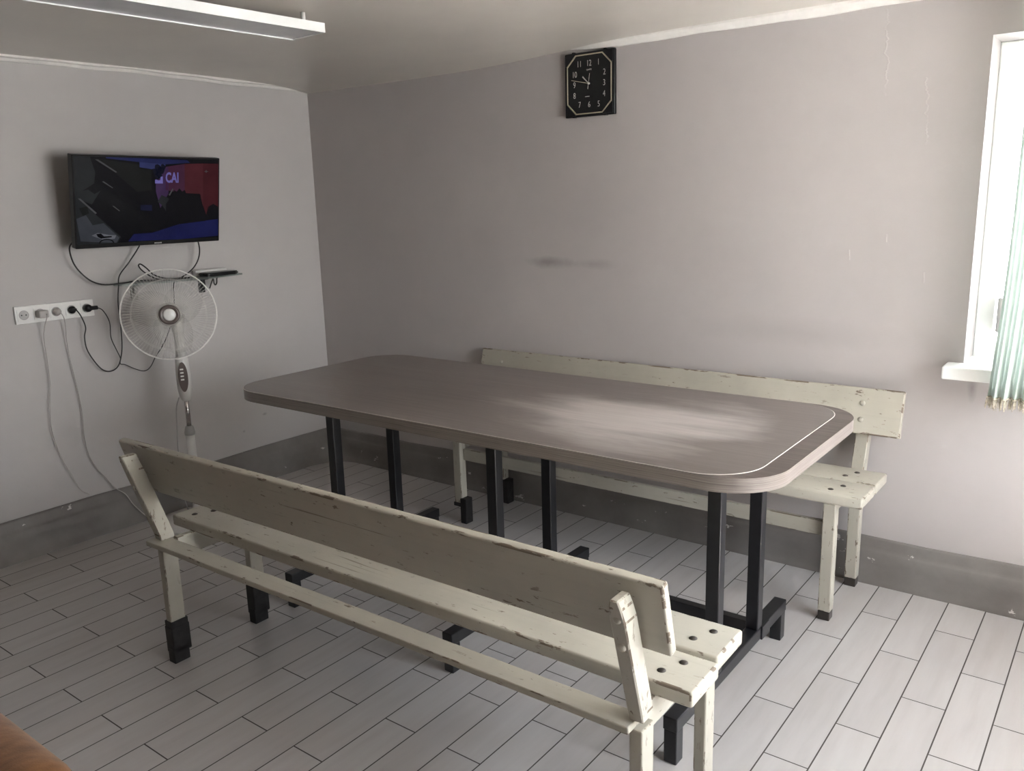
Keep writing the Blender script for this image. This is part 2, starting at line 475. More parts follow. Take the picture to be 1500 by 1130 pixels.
bm = nb(); box(bm, XL - T, XL, YF - T, YB + T, 0, ZC + .12); struct('wall_left', bm, M_WALLL)
bm = nb(); box(bm, XL, XR, YF - T, YF, 0, ZC + .12); struct('wall_front', bm, M_WALLF)
def holed(name, mat, axis, a0, a1, h0, h1, z0, z1, c0, c1):
    bm = nb()
    def b(p, q, s, e):
        if axis == 0: box(bm, p, q, c0, c1, s, e)
        else: box(bm, c0, c1, p, q, s, e)
    b(a0, h0, 0, ZC + .12); b(h1, a1, 0, ZC + .12); b(h0, h1, 0, z0); b(h0, h1, z1, ZC + .12)
    bmesh.ops.remove_doubles(bm, verts=bm.verts, dist=1e-5)
    return struct(name, bm, mat)
holed('wall_back', M_WALLB, 0, XL, XR + T, WX0, WX1, WZ0, WZ1, YB, YB + T)
holed('wall_right', M_WALLP, 1, YF - T, YB, RY0, RY1, RZ0, RZ1, XR, XR + T)

# windows
def window(name, axis, a0, a1, z0, z1, c, n):
    e = bpy.data.objects.new(name, None); COL.objects.link(e); e['kind'] = 'structure'
    def bb(bm, p, q, s, t_, d0, d1, bev=.004):
        if axis == 0: box(bm, p, q, c + d0, c + d1, s, t_, bev)
        else: box(bm, c + d0, c + d1, p, q, s, t_, bev)
    fw = .06
    bm = nb()
    bb(bm, a0, a0 + fw, z0, z1, -.035, .035); bb(bm, a1 - fw, a1, z0, z1, -.035, .035)
    bb(bm, a0, a1, z0, z0 + fw, -.03, .03); bb(bm, a0, a1, z1 - fw, z1, -.03, .03)
    w = (a1 - a0) / n
    for k in range(1, n): bb(bm, a0 + k * w - .04, a0 + k * w + .04, z0, z1, -.032, .032)
    obj('window_frame', bm, M_WHITE, e)
    for k in range(n):
        bm = nb(); bb(bm, a0 + k * w + .03, a0 + (k + 1) * w - .03, z0 + .05, z1 - .05, -.003, .003, 0); obj('window_pane', bm, M_GLASS, e)
    bm = nb(); bb(bm, a0 + fw + .012, a0 + fw + .03, z0 + .10, z0 + .23, -.075, -.035, .006); obj('window_handle', bm, M_PLASTIC_G, e)
    return e
w1 = window('window_1', 0, WX0, WX1, WZ0, WZ1, YB + .22, 2)
bm = nb(); box(bm, -.56, WX1 + .055, 3.30, YB + .19, WZ0 - .045, WZ0 + .002, .006); struct('trim_1', bm, M_WHITE)      # the white sill board
w2 = window('window_2', 1, RY0, RY1, RZ0, RZ1, XR + .22, 3)
bm = nb(); box(bm, XR - .08, XR + .19, RY0 - .05, RY1 + .05, RZ0 - .04, RZ0 + .002, .006); struct('trim_2', bm, M_WHITE)

# plinth: swept profile with a rounded inner corner
prof = [(-.02, .192), (.010, .190), (.016, .182), (.018, .150), (.026, .136), (.034, .128), (.036, .085), (.040, .045), (.050, .018), (.062, .002), (.062, -.02), (-.02, -.02)]
bm = nb(); cols = []
def plinth_path(d, z):
    rad = .05 + .16 * (1 - max(0, min(1, z / .19)))
    x, y = XL + d, YB - d * (.72)
    pts = [(x, YF + (y - rad - YF) * k / 10) for k in range(10)]
    for k in range(13):
        a = PI - PI / 2 * k / 12
        pts.append((x + rad + rad * math.cos(a), y - rad + rad * math.sin(a)))
    pts += [(x + rad + (XR - x - rad) * k / 16, y) for k in range(1, 17)]
    return pts
for d, z in prof: cols.append([bm.verts.new((px, py, z + (0 if z < .01 else .004 * math.sin(px * 9 + py * 7) + .0025 * math.sin(px * 31 + py * 23)))) for px, py in plinth_path(d, z)])
for a, b in zip(cols, cols[1:] + cols[:1]):
    for k in range(len(a) - 1):
        f = bm.faces.new((a[k], a[k + 1], b[k + 1], b[k])); f.smooth = True
for s in (0, -1): bm.faces.new([c[s] for c in cols])
struct('baseboard_back', bm, M_PLINTH)

# ceiling trim
bm = nb()
pts = []
n = 60
prev = None
for k in range(n + 1):
    x = -2.28 + (XR + 2.28) * k / n
    w_ = .0025 * math.sin(x * 7) + .0015 * math.sin(x * 19)
    taper = min(1, .25 + k / 8)
    ring = [bm.verts.new(c) for c in ((x, YB + .01, ZC - .030 * taper + w_), (x, YB - .012 * taper, ZC - .028 * taper + w_), (x, YB - .03 * taper, ZC - .006), (x, YB - .03 * taper, ZC + .02), (x, YB + .01, ZC + .02))]
    if prev:
        for i in range(5): bm.faces.new((prev[i], prev[(i + 1) % 5], ring[(i + 1) % 5], ring[i]))
    else: bm.faces.new(ring)
    prev = ring
bm.faces.new(prev)
struct('trim_3', bm, M_TRIM)
bm = nb(); prev = None
for k in range(n + 1):
    y = YB - .01 - (YB - YF - .02) * k / n
    w_ = .003 * math.sin(y * 6) + .002 * math.sin(y * 17)
    ring = [bm.verts.new(c) for c in ((XL - .01, y, ZC - .022 + w_), (XL + .008, y, ZC - .021 + w_), (XL + .016, y, ZC - .010 + w_), (XL + .028, y, ZC - .006 + w_), (XL + .03, y, ZC + .02), (XL - .01, y, ZC + .02))]
    if prev:
        for i in range(6): bm.faces.new((prev[i], prev[(i + 1) % 6], ring[(i + 1) % 6], ring[i]))
    else: bm.faces.new(ring)
    prev = ring
bm.faces.new(prev)
struct('trim_4', bm, M_TRIM)

# ------------------------------------------------------------------ table
tb = thing('dining_table', 'long rounded table with grey-brown wood-look top on black steel legs between two benches', 'table', (-1.77, 2.325, 0))
TX, TY, TZ = 1.0925, .4425, .87
bm = nb()
prism(bm, rrect(-TX, TX, -TY, TY, .165, 12), TZ - .040, TZ - .0015)
es = [e for e in bm.edges if abs(e.verts[0].co.z - e.verts[1].co.z) < 1e-6]
bmesh.ops.bevel(bm, geom=es, offset=.003, segments=2, affect='EDGES')
for f in bm.faces: f.material_index = 0 if abs(f.normal.z) > .8 else 1
bm.normal_update()
for f in bm.faces: f.material_index = 0 if abs(f.normal.z) > .8 else 1
obj('tabletop', bm, [M_BORDER, M_EDGE], tb, smooth=35)
bm = nb(); prism(bm, rrect(-TX + .004, TX - .060, -TY + .004, TY - .006, .15, 12), TZ - .0015, TZ + .0004)
for f in bm.faces: f.material_index = 0 if abs(f.normal.z) > .8 else 1
bm.normal_update()
for f in bm.faces: f.material_index = 0 if abs(f.normal.z) > .8 else 1
o = obj('top_sheet', bm, [M_TOP, M_LINE], tb); o['label'] = 'worn paler wood-look sheet with wipe marks'
# thin pale seam round the worn sheet
bm = nb()
ou, inn = rrect(-TX + .0028, TX - .0588, -TY + .0028, TY - .0048, .151, 12), rrect(-TX + .0045, TX - .0605, -TY + .0045, TY - .0065, .15, 12)
a = [bm.verts.new((x, y, TZ + .0002)) for x, y in ou]; b = [bm.verts.new((x, y, TZ + .0007)) for x, y in inn]
for i in range(len(a)):
    j = (i + 1) % len(a); bm.faces.new((a[i], a[j], b[j], b[i]))
obj('seam', bm, M_LINE, tb)
for fx in (-.815, .02, .845):
    for py in (-.150, .180):
        bm = nb(); box(bm, fx - .021, fx + .021, py - .021, py + .021, .145, TZ - .040, .003); obj('leg', bm, M_BLACK, tb)
    bm = nb(); box(bm, fx - .022, fx + .022, -.435, .435, .103, .145, .003); fb = obj('foot_beam', bm, M_BLACK, tb)
    for py in (-.412, .412):
        bm = nb(); box(bm, fx - .020, fx + .020, py - .021, py + .021, 0, .103, .003); obj('foot', bm, M_BLACK, fb)
bm = nb(); box(bm, -.80, .83, .205, .240, .100, .143, .003); obj('long_rail', bm, M_BLACK, tb)
bm = nb(); box(bm, .864, .872, .19, .255, .100, .147, .002); obj('rail_end_plate', bm, M_BLACK, tb)

# ------------------------------------------------------------------ benches
def bolt(bm, x, y, z, r=.011, M=None):
    MM = Matrix.Translation((x, y, z)) @ (M or Matrix.Identity(4))
    lathe(bm, [(0, .004), (r * .55, .0035), (r * .95, .001), (r, -.003), (0, -.003)], 14, MM)

def bench(label, loc, rotz, near, LW, LD, seat_rear, seat_gap, seat_front, half, x_lo, x_hi):
    """local frame: front legs' centre line y = .17, rear legs' y = -.17, seat towards +y"""
    t = thing('wooden_bench', label, 'bench', loc, rotz, None)
    # seat planks
    for k, (ya, yb_) in enumerate(((seat_rear, seat_gap - .009), (seat_gap + .009, seat_front))):
        bm = nb(); box(bm, x_lo + .03, x_hi + .004 - .012 * k, ya, yb_, .459, .499, .007, 3, emi=1); sp = obj('seat_plank', bm, [M_BENCH_X, M_BENCH_E], t, smooth=40)
        yc = (ya + yb_) / 2
        for bx in (-half, half):
            for q, dy in enumerate((-.028, .030)):
                bm = nb(); bolt(bm, bx + (.012 if q else -.016), yc + dy, .499); obj('bolt', bm, M_BOLT, sp)
    # lower legs, all with the sleeves the bench stands on
    for sx in (-1, 1):
        x = sx * half
        for y, top, nm in ((-.17, .440, 'rear_leg'), (.17, .459, 'front_leg')):
            sl = (sx < 0) if near else (sx > 0)      # the end by the left wall stands in steel sleeves, one modelled from shade
            bm = nb()
            z0 = .0 if not sl else (.02 if near or y < 0 else .09)
            box(bm, x - LW, x + LW, y - LD, y + LD, z0 + (.035 if not sl else 0), top, .004, emi=1)
            lg = obj(nm, bm, [M_BENCH_Z, M_BENCH_E2], t)
            if not sl:
                bm = nb(); box(bm, x - LW + .001, x + LW - .001, y - LD + .001, y + LD - .001, 0, .036, .003); obj('foot', bm, M_DIRTY, lg)
            elif near:
                h = .155 if y < 0 else .172
                bm = nb()
                box(bm, x - .023, x + .024, y - .034, y + .0345, .035, h - .02, .004)
                prism(bm, [(x - .020, y - .0315), (x + .021, y - .0315), (x + .021, y + .0315), (x - .020, y + .0315)], h - .02, h)
                box(bm, x - .014, x + .024, y - .036, y + .024, 0, .06, .003)
                obj('sleeve_or_shade_block', bm, M_RUST, lg)
            else:
                bm = nb(); box(bm, x - .052, x - .014, y - .026, y + .026, 0, .13, .004); box(bm, x - .026, x + .027, y - .027, y + .0265, .085, .105, .003)
                obj('sleeve_or_shade_block', bm, M_RUST, lg)  # on the rear leg this dark block only stands in for shade
        # cross bar under the seat between the legs
        bm = nb(); box(bm, x - sx * .0225 - .012, x - sx * .0225 + .012, -.15, .15, .385, .459, .003, emi=1); obj('crossbar', bm, [M_BENCH_Y, M_BENCH_E2], t)
        # leaning back post, tapered, on the rear leg
        bm = nb()
        w, th = LW + .002, .026
        yb0, yt0, zb0, zt0 = -.172, -.268, .459, .782
        vs = []
        for (zz, yy, ww) in ((zb0, yb0, w), (zb0 + .02, yb0 - .004, w), (.73, -.252, w), (zt0 - .02, -.2625, w * .8), (zt0, yt0, w * .55)):
            vs.append([bm.verts.new((x + a * ww, yy + b_ * th, zz)) for a, b_ in ((-1, -1), (1, -1), (1, 1), (-1, 1))])
        for a, b_ in zip(vs, vs[1:]):
            for i in range(4): bm.faces.new((a[i], a[(i + 1) % 4], b_[(i + 1) % 4], b_[i]))
        bm.faces.new(vs[0]); bm.faces.new(vs[-1])
        bb_ = bmesh.ops.bevel(bm, geom=list(bm.edges), offset=.003, segments=1, affect='EDGES')
        for f in bb_['faces']: f.material_index = 1
        ps = obj('back_post', bm, [M_BENCH_Z, M_BENCH_E2], t)
        for zz, yy in ((.735, -.2785), (.665, -.259)):
            bm = nb(); bolt(bm, x, yy, zz, .010, Matrix.Rotation(PI / 2, 4, 'X') ); obj('bolt', bm, M_BENCH_Z, ps)
    # backrest: tilted board in front of the posts
    A = math.atan2(.046, .172)
    M = Matrix.Translation((0, -.234, .806)) @ Matrix.Rotation(A, 4, 'X')
    bm = nb(); box(bm, x_lo, x_hi, 0, .026, -.182, 0, .006, 3, M=M, emi=1); br = obj('backrest', bm, [M_BENCH_X, M_BENCH_E], t, smooth=40)
    for sx in (-1, 1):
        for zz in (-.062, -.126):
            bm = nb(); bolt(bm, sx * half + .005, .0265, zz, .011, Matrix.Rotation(-PI / 2, 4, 'X')); 
            for v in bm.verts: v.co = M @ v.co
            obj('bolt', bm, M_BENCH_Z, br)
    if near:
        bm = nb(); box(bm, -half - .035, half - .004, -.225, -.160, .4405, .4585, .003, emi=1); obj('rail', bm, [M_BENCH_X, M_BENCH_E], t)
    else:
        bm = nb(); box(bm, -half + .0235, half - .0235, .148, .168, .322, .380, .003, emi=1); obj('rail', bm, [M_BENCH_X, M_BENCH_E], t)
    return t

bench('cream painted bench in the foreground with its backrest turned to the camera', (-1.69, 1.600, 0), .013, True, .016, .028, -.090, .068, .236, .915, -1.03, .992)
bench('cream painted bench against the far wall behind the table', (-1.72, 3.145, 0), PI, False, .0225, .0225, -.150, .024, .197, .892, -1.035, 1.03)

# ------------------------------------------------------------------ television
tv = thing('television', 'black flat-screen television hung on the left wall showing a dark picture', 'television', (XL, 2.239, 1.609))
tilt = math.radians(10.5)
TVM = Matrix.Translation((.18, 0, 0)) @ Matrix.Rotation(tilt, 4, 'Y')      # local: +x faces the room, y along the wall, z up
TW, TH = .372, .2105
bm = nb(); box(bm, -.028, .012, -TW, TW, -TH, TH, .004, 2, M=TVM); box(bm, -.055, -.028, -TW * .7, TW * .7, -TH * .9, TH * .35, .012, 2, M=TVM)
obj('housing', bm, M_PLASTIC_B, tv)
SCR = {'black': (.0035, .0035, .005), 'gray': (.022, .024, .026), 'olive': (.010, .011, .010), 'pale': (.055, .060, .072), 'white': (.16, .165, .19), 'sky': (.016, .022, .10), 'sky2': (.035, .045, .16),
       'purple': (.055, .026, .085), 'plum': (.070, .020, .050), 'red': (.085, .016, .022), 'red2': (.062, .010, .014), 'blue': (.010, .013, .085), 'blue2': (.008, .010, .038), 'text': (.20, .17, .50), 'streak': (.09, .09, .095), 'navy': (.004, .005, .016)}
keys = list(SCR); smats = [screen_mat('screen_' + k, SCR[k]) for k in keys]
bm = nb()
def sp(poly, key, lay):
    vs = [bm.verts.new(TVM @ Vector((.0122 + lay * .00006, -TW + .008 + u * (2 * TW - .016), -TH + .020 + v * (2 * TH - .028)))) for u, v in poly]
    f = bm.faces.new(vs); f.material_index = keys.index(key)
sp([(0, 0), (1, 0), (1, 1), (0, 1)], 'black', 0)
sp([(0, 1), (.10, 1), (.13, .82), (.12, .70), (.05, .62), (0, .60)], 'gray', 1)  # room reflection on the glass, painted in as a glowing grey shape
sp([(.14, .98), (.42, .92), (.42, .87), (.50, .86), (.50, .62), (.40, .60), (.27, .80)], 'olive', 1)
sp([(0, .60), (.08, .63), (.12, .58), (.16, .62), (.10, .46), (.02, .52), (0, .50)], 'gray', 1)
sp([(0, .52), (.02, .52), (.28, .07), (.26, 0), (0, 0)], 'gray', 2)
sp([(0, .30), (.06, .34), (.10, .22), (.17, .24), (.27, .06), (.25, .0), (.12, .02), (.02, .04)], 'pale', 3)
sp([(.02, .42), (.07, .44), (.08, .36), (.04, .33)], 'olive', 3)
sp([(.09, .10), (.13, .13), (.20, .10), (.25, .09), (.24, .05), (.17, .04), (.13, .07)], 'white', 4)
sp([(.12, .115), (.15, .12), (.17, .085), (.22, .085), (.22, .07), (.15, .06), (.13, .08)], 'black', 5)
for k in range(10):
    a0, a1 = PI * k / 10, PI * (k + 1) / 10
    sp([(.185 + .05 * math.cos(a0), .0 + .055 * math.sin(a0)), (.185 + .05 * math.cos(a1), .0 + .055 * math.sin(a1)), (.185 + .042 * math.cos(a1), .0 + .042 * math.sin(a1)), (.185 + .042 * math.cos(a0), .0 + .042 * math.sin(a0))], 'black', 5)
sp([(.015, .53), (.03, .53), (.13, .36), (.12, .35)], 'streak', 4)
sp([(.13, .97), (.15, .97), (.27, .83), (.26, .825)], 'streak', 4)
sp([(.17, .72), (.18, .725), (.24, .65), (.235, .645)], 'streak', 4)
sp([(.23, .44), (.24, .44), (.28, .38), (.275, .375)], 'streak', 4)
sp([(.20, 1), (.20, .985), (.42, .95), (.60, .93), (.78, .955), (.76, .985), (.45, .995)], 'sky', 1)
sp([(.42, .95), (.60, .93), (.60, .90), (.50, .87), (.42, .89)], 'sky2', 1)
sp([(.53, .88), (.62, .90), (.62, .58), (.56, .40), (.53, .60)], 'purple', 2)
sp([(.60, .90), (.74, .94), (.74, .58), (.66, .60), (.60, .62)], 'plum', 2)
sp([(.74, .94), (.88, .95), (.88, .30), (.86, .56), (.74, .58)], 'red', 2)
sp([(.88, .95), (1, .95), (1, .40), (.96, .44), (.92, .40), (.905, .30), (.88, .42)], 'red2', 2)
for cx, cy, rr in ((.55, .88, .045), (.53, .84, .035), (.57, .86, .04), (.555, .80, .035), (.54, .78, .03), (.585, .90, .03)):
    sp([(cx + rr * (1 + .25 * math.sin(k * 5)) * .62 * math.cos(2 * PI * k / 11), cy + rr * (1 + .25 * math.sin(k * 5)) * math.sin(2 * PI * k / 11)) for k in range(11)], 'navy', 4)
sp([(.525, .70), (.58, .70), (.58, .785), (.565, .78), (.562, .74), (.545, .735), (.54, .745), (.525, .745)], 'text', 5)
sp([(.64, .54), (.66, .62), (.68, .60), (.70, .64), (.72, .60), (.74, .62), (.75, .58), (.855, .57), (.90, .28), (.90, .22), (.60, .18), (.60, .45)], 'black', 4)
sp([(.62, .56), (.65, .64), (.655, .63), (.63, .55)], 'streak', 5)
sp([(.54, .48), (.57, .44), (.60, .36), (.63, .42), (.62, .52), (.57, .56)], 'gray', 3)
sp([(.42, .38), (.50, .37), (.50, .44), (.42, .445)], 'blue2', 4)
sp([(.33, .01), (.37, .095), (.50, .10), (.70, .195), (1, .24), (1, .02), (.7, .0)], 'blue', 3)
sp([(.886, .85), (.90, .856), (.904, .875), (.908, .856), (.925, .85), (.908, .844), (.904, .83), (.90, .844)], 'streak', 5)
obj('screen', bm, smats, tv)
# lettering in the picture
bm = text_mesh('CAI', .066, .66, .0022)
MM = TVM @ Matrix.Translation((.0127, -TW + .008 + .648 * (2 * TW - .016), -TH + .020 + .765 * (2 * TH - .028))) @ Matrix(((0, 0, 1, 0), (1, 0, 0, 0), (0, 1, 0, 0), (0, 0, 0, 1)))
for v in bm.verts: v.co = MM @ v.co
obj('screen_lettering', bm, smats[keys.index('text')], tv)
bm = nb()
for k in range(6): box(bm, .0122, .0127, .010 + k * .0065, .0145 + k * .0065, -TH + .006, -TH + .0115, 0, M=TVM)
obj('maker_mark', bm, simple('maker_mark_silver', (.5, .5, .5), .4), tv)
bm = nb(); box(bm, .0, .012, -.11, .11, -.09, .09, .002); box(bm, .01, .14, -.085, -.06, -.03, .03, .003); box(bm, .01, .14, .06, .085, -.03, .03, .003)
obj('wall_bracket', bm, M_BLACK, tv)

# ------------------------------------------------------------------ wall clock
ck = thing('wall_clock', 'square black wall clock with a pale gold octagon line near the ceiling', 'clock', (-2.098, YB, 2.066))
CW, CH = .131, .139
bm = nb()
box(bm, -CW, CW, -.020, 0, -CH, CH, .005, 3)
obj('case', bm, M_PLASTIC_B, ck, smooth=40)
CM = Matrix.Translation((0, -.020, 0)) @ Matrix(((1, 0, 0, 0), (0, 0, -1, 0), (0, 1, 0, 0), (0, 0, 0, 1)))     # (u, v, w) -> x, -y, z
def octa(a, b, c): return [(a - c, b), (-a + c, b), (-a, b - c), (-a, -b + c), (-a + c, -b), (a - c, -b), (a, -b + c), (a, b - c)]
bm = nb(); prism(bm, octa(.111, .124, .044), .0, .001, CM); obj('dial', bm, M_DIAL, ck)
bm = nb()
O, I = octa(.117, .1285, .046), octa(.1135, .1235, .045)
a = [bm.verts.new(CM @ Vector((x, y, .004))) for x, y in O]; b = [bm.verts.new(CM @ Vector((x, y, .004))) for x, y in I]
c = [bm.verts.new(CM @ Vector((x, y, .0))) for x, y in I]; d = [bm.verts.new(CM @ Vector((x, y, .0))) for x, y in O]
for i in range(8):
    j = (i + 1) % 8
    bm.faces.new((a[i], a[j], b[j], b[i])); bm.faces.new((b[i], b[j], c[j], c[i])); bm.faces.new((d[i], d[j], a[j], a[i]))
obj('gold_line', bm, M_GOLD, ck)
for sx in (-1, 1):
    for sz in (-1, 1):
        bm = nb()
        prism(bm, [(sx * .124, sz * .133), (sx * .070, sz * .133), (sx * .070, sz * .131), (sx * .119, sz * .084), (sx * .124, sz * .084)], 0, .006, CM)
        box(bm, sx * .083 - .006, sx * .083 + .006, -.024, -.004, sz * CH - .002, sz * CH + .003, .001)
        obj('corner_piece', bm, M_PLASTIC_B, ck)
for s, (u, v) in {'12': (0, .088), '1': (.0496, .088), '2': (.080, .043), '3': (.079, -.002), '4': (.078, -.049), '5': (.050, -.090), '6': (0, -.089), '7': (-.051, -.087), '8': (-.078, -.046), '9': (-.078, .0), '10': (-.077, .045), '11': (-.051, .088)}.items():
    bm = text_mesh(s, .037, .74, -.0003, .0003)
    for q in bm.verts: q.co = CM @ (q.co + Vector((u, v, .0015)))
    obj('numeral', bm, M_NUM, ck)
bm = text_mesh('quartz', .0125, .85, 0, .0002)
for q in bm.verts: q.co = CM @ (q.co + Vector((0, .0625, .0013)))
obj('dial_lettering', bm, M_NUM, ck)
bm = nb(); box(bm, -.0115, .0115, -.0375, -.037, -.0565, -.0535); obj('dial_mark', bm, M_NUM, ck)
def hand(name, ang, ln, w0, w1, tail, lay, m):
    bm = nb(); MM = CM @ Matrix.Translation((0, .002, .004 + lay * .0015)) @ Matrix.Rotation(math.radians(ang), 4, 'Z')
    prism(bm, [(-w0, 0), (w0, 0), (w1, ln), (-w1, ln)], 0, .0008, MM)
    if tail: prism(bm, [(-w0 * .9, 0), (-w0 * 1.9, -tail), (w0 * 1.9, -tail), (w0 * .9, 0)], 0, .0008, MM)
    obj(name, bm, m, ck)
hand('hour_hand', 46, .045, .0018, .0030, 0, 0, M_NUM)
hand('minute_hand', 77, .094, .0017, .0008, 0, 1, M_GOLD)
hand('second_hand', -9, .043, .0007, .0005, .024, 2, M_NUM)
bm = nb(); lathe(bm, [(.0, .011), (.004, .010), (.0045, 0)], 16, CM @ Matrix.Translation((0, .002, 0))); obj('hand_hub', bm, M_NUM, ck)

# ------------------------------------------------------------------ pedestal fan
FX, FY = -3.745, 2.232
fan = thing('pedestal_fan', 'grey-white pedestal fan with a round wire cage standing beneath the wall shelf', 'fan', (FX, FY, 0))
bm = nb(); lathe(bm, [(0, 0), (.185, 0), (.195, .008), (.19, .02), (.15, .032), (.06, .045), (.03, .07), (.026, .10), (0, .10)], 40); obj('base', bm, M_FANW, fan)
bm = nb(); lathe(bm, [(.0, .09), (.021, .09), (.021, .475), (0, .475)], 20); obj('lower_pole', bm, M_FANW, fan)
bm = nb(); lathe(bm, [(.0, .462), (.026, .462), (.027, .475), (.021, .500), (.016, .508), (0, .508)], 24); obj('collar', bm, M_PLASTIC_G, fan)
bm = nb(); lathe(bm, [(.0, .50), (.0115, .50), (.0115, .66), (0, .66)], 16); obj('chrome_tube', bm, M_CHROME, fan)
CC = Vector((-3.655 - FX, 2.142 - FY, 1.083))                # cage centre
ax = (Vector((0, 0, 1.50)) - (CC + Vector((FX, FY, 0)))); ax.normalize()
fd = Vector((ax.x, ax.y, 0)).normalized(); sd = Vector((-fd.y, fd.x, 0))   # facing direction, its left
# control housing: a flattened drop
def drop(prof, n=20):
    bm = nb(); rings = []
    for z, a, b, off in prof:
        c = fd * off
        rings.append([bm.verts.new(c + sd * (a * math.cos(2 * PI * k / n)) + fd * (b * math.sin(2 * PI * k / n)) + Vector((0, 0, z))) for k in range(n)])
    for p, q in zip(rings, rings[1:]):
        for k in range(n):
            f = bm.faces.new((p[k], p[(k + 1) % n], q[(k + 1) % n], q[k])); f.smooth = True
    bm.faces.new(rings[0]); bm.faces.new(rings[-1])
    return bm
obj('control_housing', drop([(.635, .010, .010, 0), (.640, .020, .020, 0), (.660, .028, .026, 0), (.70, .034, .030, .002), (.76, .035, .030, .004), (.82, .032, .028, .004), (.855, .030, .026, .002), (.86, .027, .024, 0)]), M_FANW, fan)
ctr = fd * .004 + sd * -.006
bm = nb()
PMx = Matrix(((sd.x, 0, fd.x, 0), (sd.y, 0, fd.y, 0), (0, 1, 0, 0), (0, 0, 0, 1)))
PM = Matrix.Translation(fd * .030 + Vector((0, 0, .762))) @ PMx
pl = [(.0225 * math.cos(2 * PI * k / 24) - .002, .074 * math.sin(2 * PI * k / 24)) for k in range(24)]
prism(bm, pl, -.008, .008, PM); cpn = obj('control_panel', bm, M_FAND, fan)
for k in range(4):
    bm = nb(); box(bm, -.014, .002, .040 - k * .017 - .004, .040 - k * .017 + .003, .007, .0115, .0015, M=PM); obj('button', bm, M_PLASTIC_W, cpn)
obj('neck', drop([(.855, .026, .023, 0), (.90, .024, .022, -.002), (.96, .024, .024, -.006), (1.02, .030, .030, -.008), (1.06, .038, .036, -.006)]), M_FANW, fan)
z_ = ax; x_ = Vector((0, 0, 1)).cross(z_).normalized(); y_ = z_.cross(x_)
FM = Matrix.Translation(CC) @ Matrix(((x_.x, y_.x, z_.x, 0), (x_.y, y_.y, z_.y, 0), (x_.z, y_.z, z_.z, 0), (0, 0, 0, 1)))
RC = .211
bm = nb(); lathe(bm, [(0, -.15), (.03, -.148), (.05, -.13), (.056, -.09), (.056, -.055), (.045, -.045), (0, -.045)], 32, FM); obj('motor_housing', bm, M_FANW, fan)
def cage(name, hub_z, rim_z, n_w, sgn):
    bm = nb()
    for k in range(n_w):
        a = 2 * PI * k / n_w
        pts = []
        for q in range(9):
            s = q / 8
            rr = .036 + (RC - .036) * math.sin(s * PI / 2) ** .85
            zz = hub_z + (rim_z - hub_z) * (1 - math.cos(s * PI / 2)) ** 1.0
            aa = a + .10 * sgn * s
            pts.append(FM @ Vector((rr * math.cos(aa), rr * math.sin(aa), zz)))
        tube(bm, pts, .0006, 4)
    for rr, zz in ((.165, None),):
        s = math.asin(((rr - .036) / (RC - .036)) ** (1 / .85)) / (PI / 2)
        zz = hub_z + (rim_z - hub_z) * (1 - math.cos(s * PI / 2))
        tube(bm, [FM @ Vector((rr * math.cos(2 * PI * k / 48), rr * math.sin(2 * PI * k / 48), zz)) for k in range(48)], .0009, 5, closed=True)
    return obj(name, bm, M_WIRE, fan)
cage('front_grille', .075, .004, 90, 1)
cage('rear_grille', -.085, -.004, 90, -1)
bm = nb(); tube(bm, [FM @ Vector((RC * math.cos(2 * PI * k / 72), RC * math.sin(2 * PI * k / 72), 0)) for k in range(72)], .0034, 8, closed=True)
obj('cage_rim', bm, simple('cage_rim_enamel', (.74, .72, .69), .35), fan)
bm = nb(); lathe(bm, [(.0, .072), (.042, .072), (.046, .078), (.044, .084), (.036, .086), (.030, .082), (0, .080)], 40, FM)
obj('hub_ring', bm, M_FAND, fan)
bm = nb(); lathe(bm, [(0, .080), (.028, .080), (.028, .087), (.022, .091), (0, .092)], 32, FM); obj('hub_cap', bm, M_PLASTIC_W, fan)
bm = nb(); lathe(bm, [(0, -.03), (.036, -.03), (.036, .02), (.028, .032), (0, .034)], 28, FM); obj('spinner', bm, M_FANW, fan)
for kb in range(3):
    bm = nb(); g = []
    for i in range(9):
        s = i / 8; rr = .032 + .155 * s
        wd = .045 + .085 * math.sin(PI * min(1, s * .85 + .12)) 
        row = []
        for j in range(7):
            q = j / 6 - .5
            an = 2 * PI * kb / 3 + .5 + (q * wd * 1.5) / max(rr, .06) + .25 * s
            row.append((rr, an, q * .040 * (1 - .45 * s)))
        g.append([bm.verts.new(FM @ Vector((r_ * math.cos(a_), r_ * math.sin(a_), w_))) for r_, a_, w_ in row])
    for i in range(8):
        for j in range(6):
            f = bm.faces.new((g[i][j], g[i][j + 1], g[i + 1][j + 1], g[i + 1][j])); f.smooth = True
    r = bmesh.ops.solidify(bm, geom=list(bm.faces), thickness=.0016)
    obj('blade', bm, M_BLADE, fan)

# ------------------------------------------------------------------ glass shelf with its things
sh = thing('glass_shelf', 'clear bow-fronted glass shelf on two clip brackets below the television', 'shelf', (XL, 2.44, 1.212))
bm = nb()
pl = [(0.004, -.345), (.07, -.345)] + [(.085 + .06 * math.sin(PI * k / 14), -.34 + .68 * k / 14) for k in range(15)] + [(.07, .345), (.004, .345)]
prism(bm, pl, -.004, .004); obj('glass_plate', bm, M_SHELF, sh)
for by, m in ((-.245, M_STEEL), (.135, M_BLACK)):
    bm = nb(); box(bm, 0, .010, by - .017, by + .017, -.085, .012, .003); box(bm, .004, .060, by - .013, by + .013, -.014, -.0045, .003); box(bm, .004, .050, by - .013, by + .013, .0045, .011, .002)
    box(bm, .008, .030, by - .010, by + .010, -.05, -.012, .004)
    br = obj('bracket', bm, m, sh)
    br['label'] = 'grey metal clip bracket' if m is M_STEEL else 'black clip bracket'
rt = thing('set_top_box', 'flat black rounded box lying on the right end of the glass shelf', 'box', (XL + .105, 2.62, 1.216))
